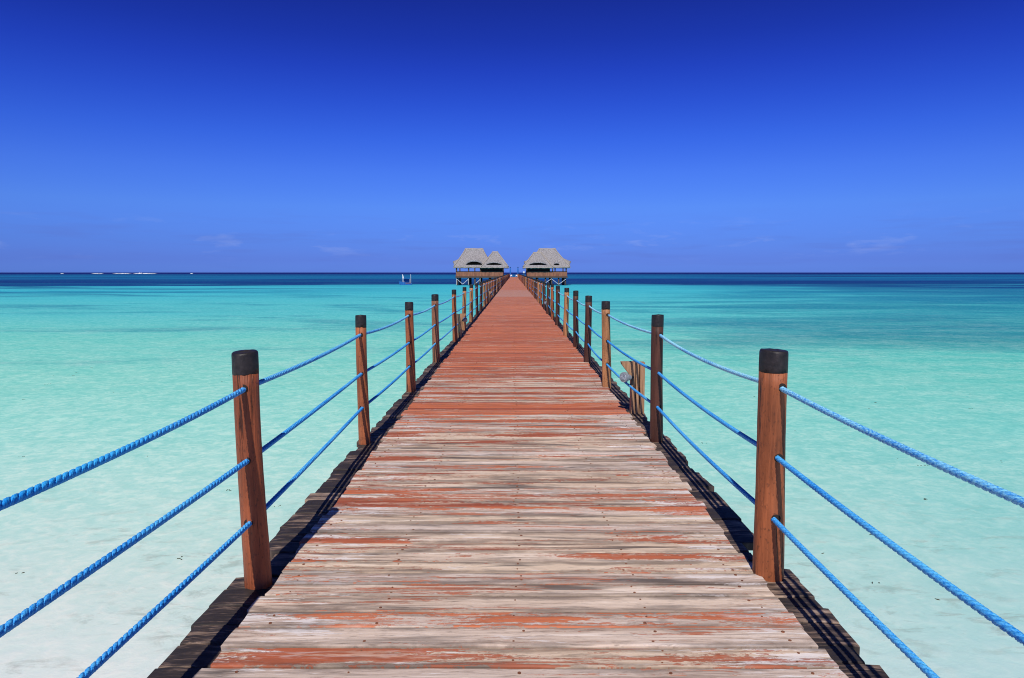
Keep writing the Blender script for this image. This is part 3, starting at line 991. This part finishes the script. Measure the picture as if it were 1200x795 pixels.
# ------------------------------------------------------------------ thatched pavilions on stilts
def hip_roof(cx, cy, hx, hy, ez, rx, tz, seed, jag=0.12, ex=1.12):
    """steep thatched hip roof with flared eaves; returns its mesh builder"""
    q = random.Random(seed)
    b2 = MB()
    nx, ny = 22, 16

    def ring(hx_, hy_, z, j):
        pts = []
        for i in range(nx):
            pts.append((cx - hx_ + 2 * hx_ * i / nx, cy - hy_, z + q.uniform(-j, j)))
        for i in range(ny):
            pts.append((cx + hx_, cy - hy_ + 2 * hy_ * i / ny, z + q.uniform(-j, j)))
        for i in range(nx):
            pts.append((cx + hx_ - 2 * hx_ * i / nx, cy + hy_, z + q.uniform(-j, j)))
        for i in range(ny):
            pts.append((cx - hx_, cy + hy_ - 2 * hy_ * i / ny, z + q.uniform(-j, j)))
        return pts
    rr = [ring(hx - 0.25, hy - 0.25, ez - 0.02, jag), ring(hx, hy, ez + 0.12, jag * 0.6), ring(hx - 0.05, hy - 0.05, ez + 0.4, 0.05)]
    for k_ in range(1, 9):
        u = k_ / 8
        f = 1 - u
        fx = rx + (hx - 0.05 - rx) * (f ** ex)
        fy = 0.12 + (hy - 0.05 - 0.12) * (f ** ex)
        rr.append(ring(fx, fy, ez + 0.4 + (tz - ez - 0.4) * u, 0.05))
    b2.rings(rr, True, True, True)
    return b2


def ridge_cap(cx, cy, rx, tz):
    b2 = MB()
    q = random.Random(3)
    n = 8
    b2.tube([(cx - rx - 0.15 + (2 * rx + 0.3) * i / n, cy, tz + q.uniform(-0.03, 0.05)) for i in range(n + 1)], 0.22, 8)
    return b2


def hood(p0, dirn, halfw, z0, h, reach, back):
    """eyelid vent: arched thatch hood over a near-black panel that paints the shade of the opening. p0 = middle of the sill, dirn = outward"""
    d = Vector((dirn[0], dirn[1], 0))
    s_ = Vector((-d.y, d.x, 0))
    b2 = MB()
    n = 12
    rr = []
    for (o_, hs, ws, dz) in ((reach - 0.05, 0.72, 0.86, 0.0), (reach, 1.0, 1.0, 0.0), (reach * 0.4, 1.06, 1.03, 0.12), (-back, 1.05, 0.72, 0.85)):
        ring = []
        for i in range(n + 1):
            a = math.pi * i / n
            ring.append(Vector((p0[0], p0[1], 0)) + s_ * (-halfw * ws * math.cos(a)) + d * (o_ - abs(math.cos(a)) ** 2 * 0.55 * max(reach, 0.5)) +
                        Vector((0, 0, z0 + h * hs * (math.sin(a) ** 1.15) + dz * (0.35 + 0.65 * math.sin(a)))))
        rr.append(ring)
    b2.rings(rr, False, False, False)
    m2 = MB()
    pts = []
    for i in range(n + 1):
        a = math.pi * i / n
        pts.append(m2.vert(Vector((p0[0], p0[1], 0)) + s_ * (-halfw * 0.93 * math.cos(a)) + d * 0.08 + Vector((0, 0, z0 - 0.02 + h * 0.85 * math.sin(a)))))
    m2.face(pts)
    return b2, m2


def pavilion(loc, label, sgn, main, small, vents, wall, cols, piles, braces, solid):
    root = empty('thatched_pavilion', loc)
    tag(root, label, 'pavilion', 'thatched pavilions at the pier head')
    ox, oy = loc[0], loc[1]
    for nm, (cx, cy, hx, hy, ez, rx, tz) in (('roof', main), ('roof', small)):
        r_ = hip_roof(cx - ox, cy - oy, hx, hy, ez, rx, tz, 3, ex=1.12 if tz > 7.5 else 0.98).build(nm, M['thatch'], root)
        ridge_cap(cx - ox, cy - oy, rx, tz).build('ridge_cap', M['thatch_edge'], r_, True)
        fr = MB()
        q = random.Random(9)
        for (xa, ya, xb, yb) in ((-hx, -hy, hx, -hy), (hx, -hy, hx, hy), (hx, hy, -hx, hy), (-hx, hy, -hx, -hy)):
            n = 14
            fr.tube([(cx - ox + xa + (xb - xa) * i / n, cy - oy + ya + (yb - ya) * i / n, ez + 0.13 + q.uniform(-0.06, 0.06)) for i in range(n + 1)], 0.17, 6)
        fr.build('eave_fringe', M['thatch_edge'], r_, True)
        for hxs in (-1, 1):
            for hys in (-1, 1):
                hp = MB()
                hp.tube([(cx - ox + hxs * (rx + (hx - rx) * (f_ ** (1.12 if tz > 7.5 else 0.98))), cy - oy + hys * (0.1 + (hy - 0.1) * (f_ ** (1.12 if tz > 7.5 else 0.98))), ez + 0.4 + (tz - ez - 0.4) * (1 - f_) + 0.03) for f_ in [i / 7 for i in range(8)]], 0.15, 6)
                hp.build('hip_cap', M['thatch_edge'], r_, True)
    for (vx, vy, d, hw, z0, h, reach, back) in vents:
        a, b_ = hood((vx - ox, vy - oy), d, hw, z0, h, reach, back)
        ho = a.build('vent_hood', M['thatch'], root, True)
        ho.data.materials.append(M['thatch'])
        b_.build('vent_shade_panel', M['vent_shade'], ho)  # flat panel, the vent's inner shade painted as its colour
    x0, x1, y0, y1 = wall
    b2 = MB()
    b2.box(x0 - 0.2 - ox, x1 + 0.2 - ox, y0 - 0.2 - oy, y1 - oy, 0.15, 0.55)
    b2.build('floor_platform', M['beam'], root)
    for (xa, ya, xb, yb) in ((x0, y0, x1, y0), (x0, y0 + 0.1, x0, y1), (x1, y0 + 0.1, x1, y1), (x0, y1, x1, y1)):
        b2 = MB()
        b2.beam((xa - ox, ya - oy, 1.18), (xb - ox, yb - oy, 1.18), 0.12, 1.24)
        b2.build('parapet', M['parapet'], root)
        b2 = MB()
        b2.beam((xa - ox, ya - oy, 1.86), (xb - ox, yb - oy, 1.86), 0.22, 0.12)
        b2.build('handrail', M['dark'], root)
    for (cx, cy) in cols:
        b2 = MB()
        b2.tube([(cx - ox, cy - oy, 0.5), (cx - ox, cy - oy, 3.3)], 0.17, 8)
        b2.build('column', M['beam'], root, True)
    for (xa, xb, yw) in solid:
        b2 = MB()
        b2.box(xa - ox, xb - ox, yw - oy, yw + 0.12 - oy, 1.9, 3.1)
        b2.build('wall_screen', M['dark'], root)
    for (px, py) in piles:
        b2 = MB()
        b2.tube([(px - ox, py - oy, WZ - 1.0), (px - ox, py - oy, 0.2)], 0.2, 8)
        b2.build('pile', M['beam'], root, True)
    for (xa, za, xb, zb, yb) in braces:
        b2 = MB()
        b2.beam((xa - ox, yb - oy, za), (xb - ox, yb - oy, zb), 0.14, 0.22, (0, 1, 0))
        b2.build('brace', M['limed'], root)
    return root


LY = 190.0
pavilion((-9.5, 194, 0), 'left-hand thatched pavilion on stilts beside the far end of the pier', -1,
         (-11.0, 195.6, 5.2, 5.6, 2.85, 2.4, 8.05), (-5.1, 193.4, 3.6, 4.2, 2.8, 0.6, 7.15),
         [(-10.7, 190.5, (0, -1), 2.3, 3.75, 1.1, 0.35, 1.0), (-5.3, 189.7, (0, -1), 2.2, 3.65, 0.72, 0.35, 0.8), (-15.9, 195.6, (-1, 0), 2.6, 3.3, 1.4, 1.0, 1.3)],
         (-15.6, -2.9, 190.2, 203), [(-15.5, 190.5), (-15.5, 202.5), (-12.2, 190.5), (-11.2, 202.5), (-9.0, 190.5), (-3.0, 190.5), (-3.0, 202.5)],
         [(-15.3, 190.5), (-12.3, 190.5), (-10.5, 190.5), (-9.2, 190.5), (-6.6, 190.5), (-4.2, 190.5), (-15.3, 196.5), (-12.3, 196.5), (-9.2, 196.5), (-6.6, 196.5), (-4.2, 196.5), (-15.3, 202), (-12.3, 202), (-9.2, 202), (-6.6, 202), (-4.2, 202)],
         [(-15.5, -0.1, -15.5, -1.75, 190.1), (-15.4, -0.2, -13.8, -1.55, 190.1), (-13.8, -1.55, -12.3, -0.2, 190.15), (-12.2, 0.0, -12.2, -1.7, 190.1), (-10.6, -1.6, -9.1, -0.3, 190.1), (-9.1, 0.0, -9.1, -0.9, 190.15)],
         [(-9.2, -3.1, 190.9)])
pavilion((9.0, 194, 0), 'right-hand thatched pavilion on stilts beside the far end of the pier', 1,
         (9.3, 195.6, 5.9, 5.6, 2.85, 2.2, 8.05), (6.5, 193.4, 3.9, 4.2, 2.75, 1.0, 6.95),
         [(6.5, 189.7, (0, -1), 2.5, 3.65, 0.72, 0.35, 0.8), (11.6, 190.5, (0, -1), 0.8, 3.6, 0.6, 0.3, 0.7), (14.9, 195.6, (1, 0), 2.6, 3.3, 1.4, 1.0, 1.3), (3.7, 195.6, (-1, 0), 2.4, 3.3, 1.35, 0.9, 1.3)],
         (3.6, 14.4, 190.2, 203), [(3.7, 190.5), (14.2, 190.5), (11.2, 190.5), (9.7, 190.5), (14.2, 202.5), (3.7, 202.5), (11.2, 202.5)],
         [(3.9, 190.5), (6.5, 190.5), (8.6, 190.5), (10.3, 190.5), (12.2, 190.5), (14.0, 190.5), (3.9, 196.5), (6.5, 196.5), (10.3, 196.5), (14.0, 196.5), (3.9, 202), (6.5, 202), (10.3, 202), (14.0, 202)],
         [(8.0, -1.6, 10.2, -0.1, 190.1), (10.2, -0.1, 12.2, -1.6, 190.15), (12.2, -1.6, 14.1, -0.2, 190.1), (6.6, -0.4, 8.6, -1.6, 190.15)],
         [(3.7, 9.6, 190.9)])

# ------------------------------------------------------------------ far end of the pier
for x, lab in ((-1.2, 'tall dark mooring post at the very end of the pier, left one'), (1.45, 'tall dark mooring post at the very end of the pier, right one')):
    root = empty('mooring_post', (x, PEND - 1, 0))
    tag(root, lab, 'mooring post', 'mooring posts at the pier end')
    b2 = MB()
    b2.tube([(0, 0, -3), (0, 0, 1.4), (0.02, 0, 3.3)], [0.3, 0.26, 0.18], 10)
    b2.build('shaft', M['canopy_blue'], root, True)
    b2 = MB()
    b2.tube([(0.02, 0, 3.3), (0.02, 0, 3.36), (0.02, 0, 3.55)], [0.2, 0.22, 0.06], 10)
    b2.build('black_cap', M['black'], root, True)


def white_bench(x, y, rz, lab):
    root = empty('bench', (x, y, 0), rz)
    tag(root, lab, 'bench', 'white benches at the pier end')
    b2 = MB()
    b2.box(-0.3, 0.3, -0.25, 0.25, 0.38, 0.44)
    b2.build('seat', M['white'], root)
    b2 = MB()
    b2.box(-0.3, 0.3, 0.26, 0.32, 0.44, 0.8)
    b2.build('backrest', M['white'], root)
    for sx_ in (-0.25, 0.25):
        for sy in (-0.2, 0.2):
            b2 = MB()
            b2.box(sx_ - 0.04, sx_ + 0.04, sy - 0.04, sy + 0.04, 0, 0.38)
            b2.build('leg', M['white'], root)


white_bench(-0.85, PEND - 4, 0, 'white bench at the far end of the pier, left of its centre')
white_bench(1.0, PEND - 3, 0, 'white bench at the far end of the pier, right of its centre')
root = empty('globe_lamp', (2.75, 189.6, 0))
tag(root, 'white globe lamp on a short stand by the right-hand pavilion', 'lamp')
b2 = MB()
b2.tube([(0, 0, -2.6), (0, 0, 1.35)], 0.07, 8)
b2.build('stand', M['beam'], root, True)
b2 = MB()
rr = []
for i in range(1, 8):
    a = math.pi * i / 8
    rr.append([(0.3 * math.sin(a) * math.cos(q_), 0.3 * math.sin(a) * math.sin(q_), 1.6 - 0.3 * math.cos(a)) for q_ in [j * math.pi / 6 for j in range(12)]])
b2.rings(rr)
b2.build('globe', M['white'], root, True)

# ------------------------------------------------------------------ small boat
boat = empty('small_boat', (-30.6, 198.5, WZ))
tag(boat, 'small blue boat with canopy anchored at the reef edge left of the pavilions', 'boat')
b2 = MB()
rr = []
for i in range(9):
    k_ = i / 8
    x = -1.75 + 3.5 * k_
    wd_ = 0.72 * (1 - (1 - min(1, k_ * 2.0)) ** 2.2) + 0.04
    top = 0.62 + 0.42 * (1 - k_) ** 2.5
    bot = -0.15 + 0.3 * (1 - min(1, k_ * 4)) ** 2
    rr.append([(x, -wd_, top), (x, -wd_ * 0.75, bot + 0.12), (x, 0, bot), (x, wd_ * 0.75, bot + 0.12), (x, wd_, top), (x, wd_ - 0.06, top), (x, 0, bot + 0.14), (x, -wd_ + 0.06, top)])
b2.rings(rr)
hull = b2.build('hull', M['boat_blue'], boat)
b2 = MB()
b2.box(0.1, 1.6, -0.74, 0.74, 0.42, 0.64)
b2.build('stern_deck', M['parapet'], boat)
b2 = MB()
b2.rings([[(-0.55 + 1.9 * i / 6, yy_, 1.78 + 0.16 * math.sin(math.pi * i / 6)) for i in range(7)] + [(1.35 - 1.9 * i / 6, yy_, 1.70 + 0.16 * math.sin(math.pi * i / 6)) for i in range(7)] for yy_ in (-0.7, 0.7)])
can = b2.build('canopy', M['canopy_blue'], boat)
b2 = MB()
b2.box(-0.5, 1.3, 0.66, 0.70, 0.9, 1.7)
b2.build('canopy_side', M['canopy_blue'], boat)
for px in (-0.5, 1.3):
    for py in (-0.62, 0.62):
        b2 = MB()
        b2.tube([(px, py, 0.5), (px, py, 1.75)], 0.035, 6)
        b2.build('canopy_pole', M['white'], boat)
b2 = MB()
b2.tube([(1.5, 0, 0.4), (1.5, 0, 3.0)], 0.06, 6)
b2.build('mast', M['white'], boat)
b2 = MB()
b2.rings([[(-0.95, -0.03, 2.95), (-0.72, -0.03, 2.9), (-0.35, -0.03, 1.75), (-0.8, -0.03, 1.8)], [(-0.95, 0.03, 2.95), (-0.72, 0.03, 2.9), (-0.35, 0.03, 1.75), (-0.8, 0.03, 1.8)]])
b2.tube([(-0.85, 0, 0.6), (-0.85, 0, 2.95)], 0.035, 6)
b2.build('pennant', M['white'], boat)

# ------------------------------------------------------------------ scraps of weed afloat
wd_ = MB()
q = random.Random(12)
spots = [(-3.9, 15.2), (-4.6, 11.0), (-3.55, 10.2), (-3.0, 7.6), (-4.1, 8.3), (4.1, 7.6), (4.6, 7.2), (3.9, 8.5), (4.8, 9.1), (7.5, 12.5), (6.4, 10.6)]
for _ in range(60):
    spots.append((q.choice((-1, 1)) * q.uniform(2.4, 16), q.uniform(5.5, 26)))
for (x, y) in spots:
    for _ in range(q.randint(1, 3)):
        a = q.uniform(0, 3.14)
        l_, w2_ = q.uniform(0.008, 0.03), q.uniform(0.003, 0.009)
        cx, cy = x + q.uniform(-0.05, 0.05), y + q.uniform(-0.05, 0.05)
        ca, sa = math.cos(a), math.sin(a)
        n = 7
        wd_.rings([[(cx + ca * l_ * math.cos(t_) - sa * w2_ * math.sin(t_), cy + sa * l_ * math.cos(t_) + ca * w2_ * math.sin(t_) + 0.004 * math.sin(3 * t_), z_) for t_ in [j * 2 * math.pi / n for j in range(n)]] for z_ in (WZ + 0.001, WZ + 0.006)])
tag(wd_.build('floating_weed', M['weed']), 'small dark scraps of weed floating on the shallow water', 'seaweed', kind='stuff')
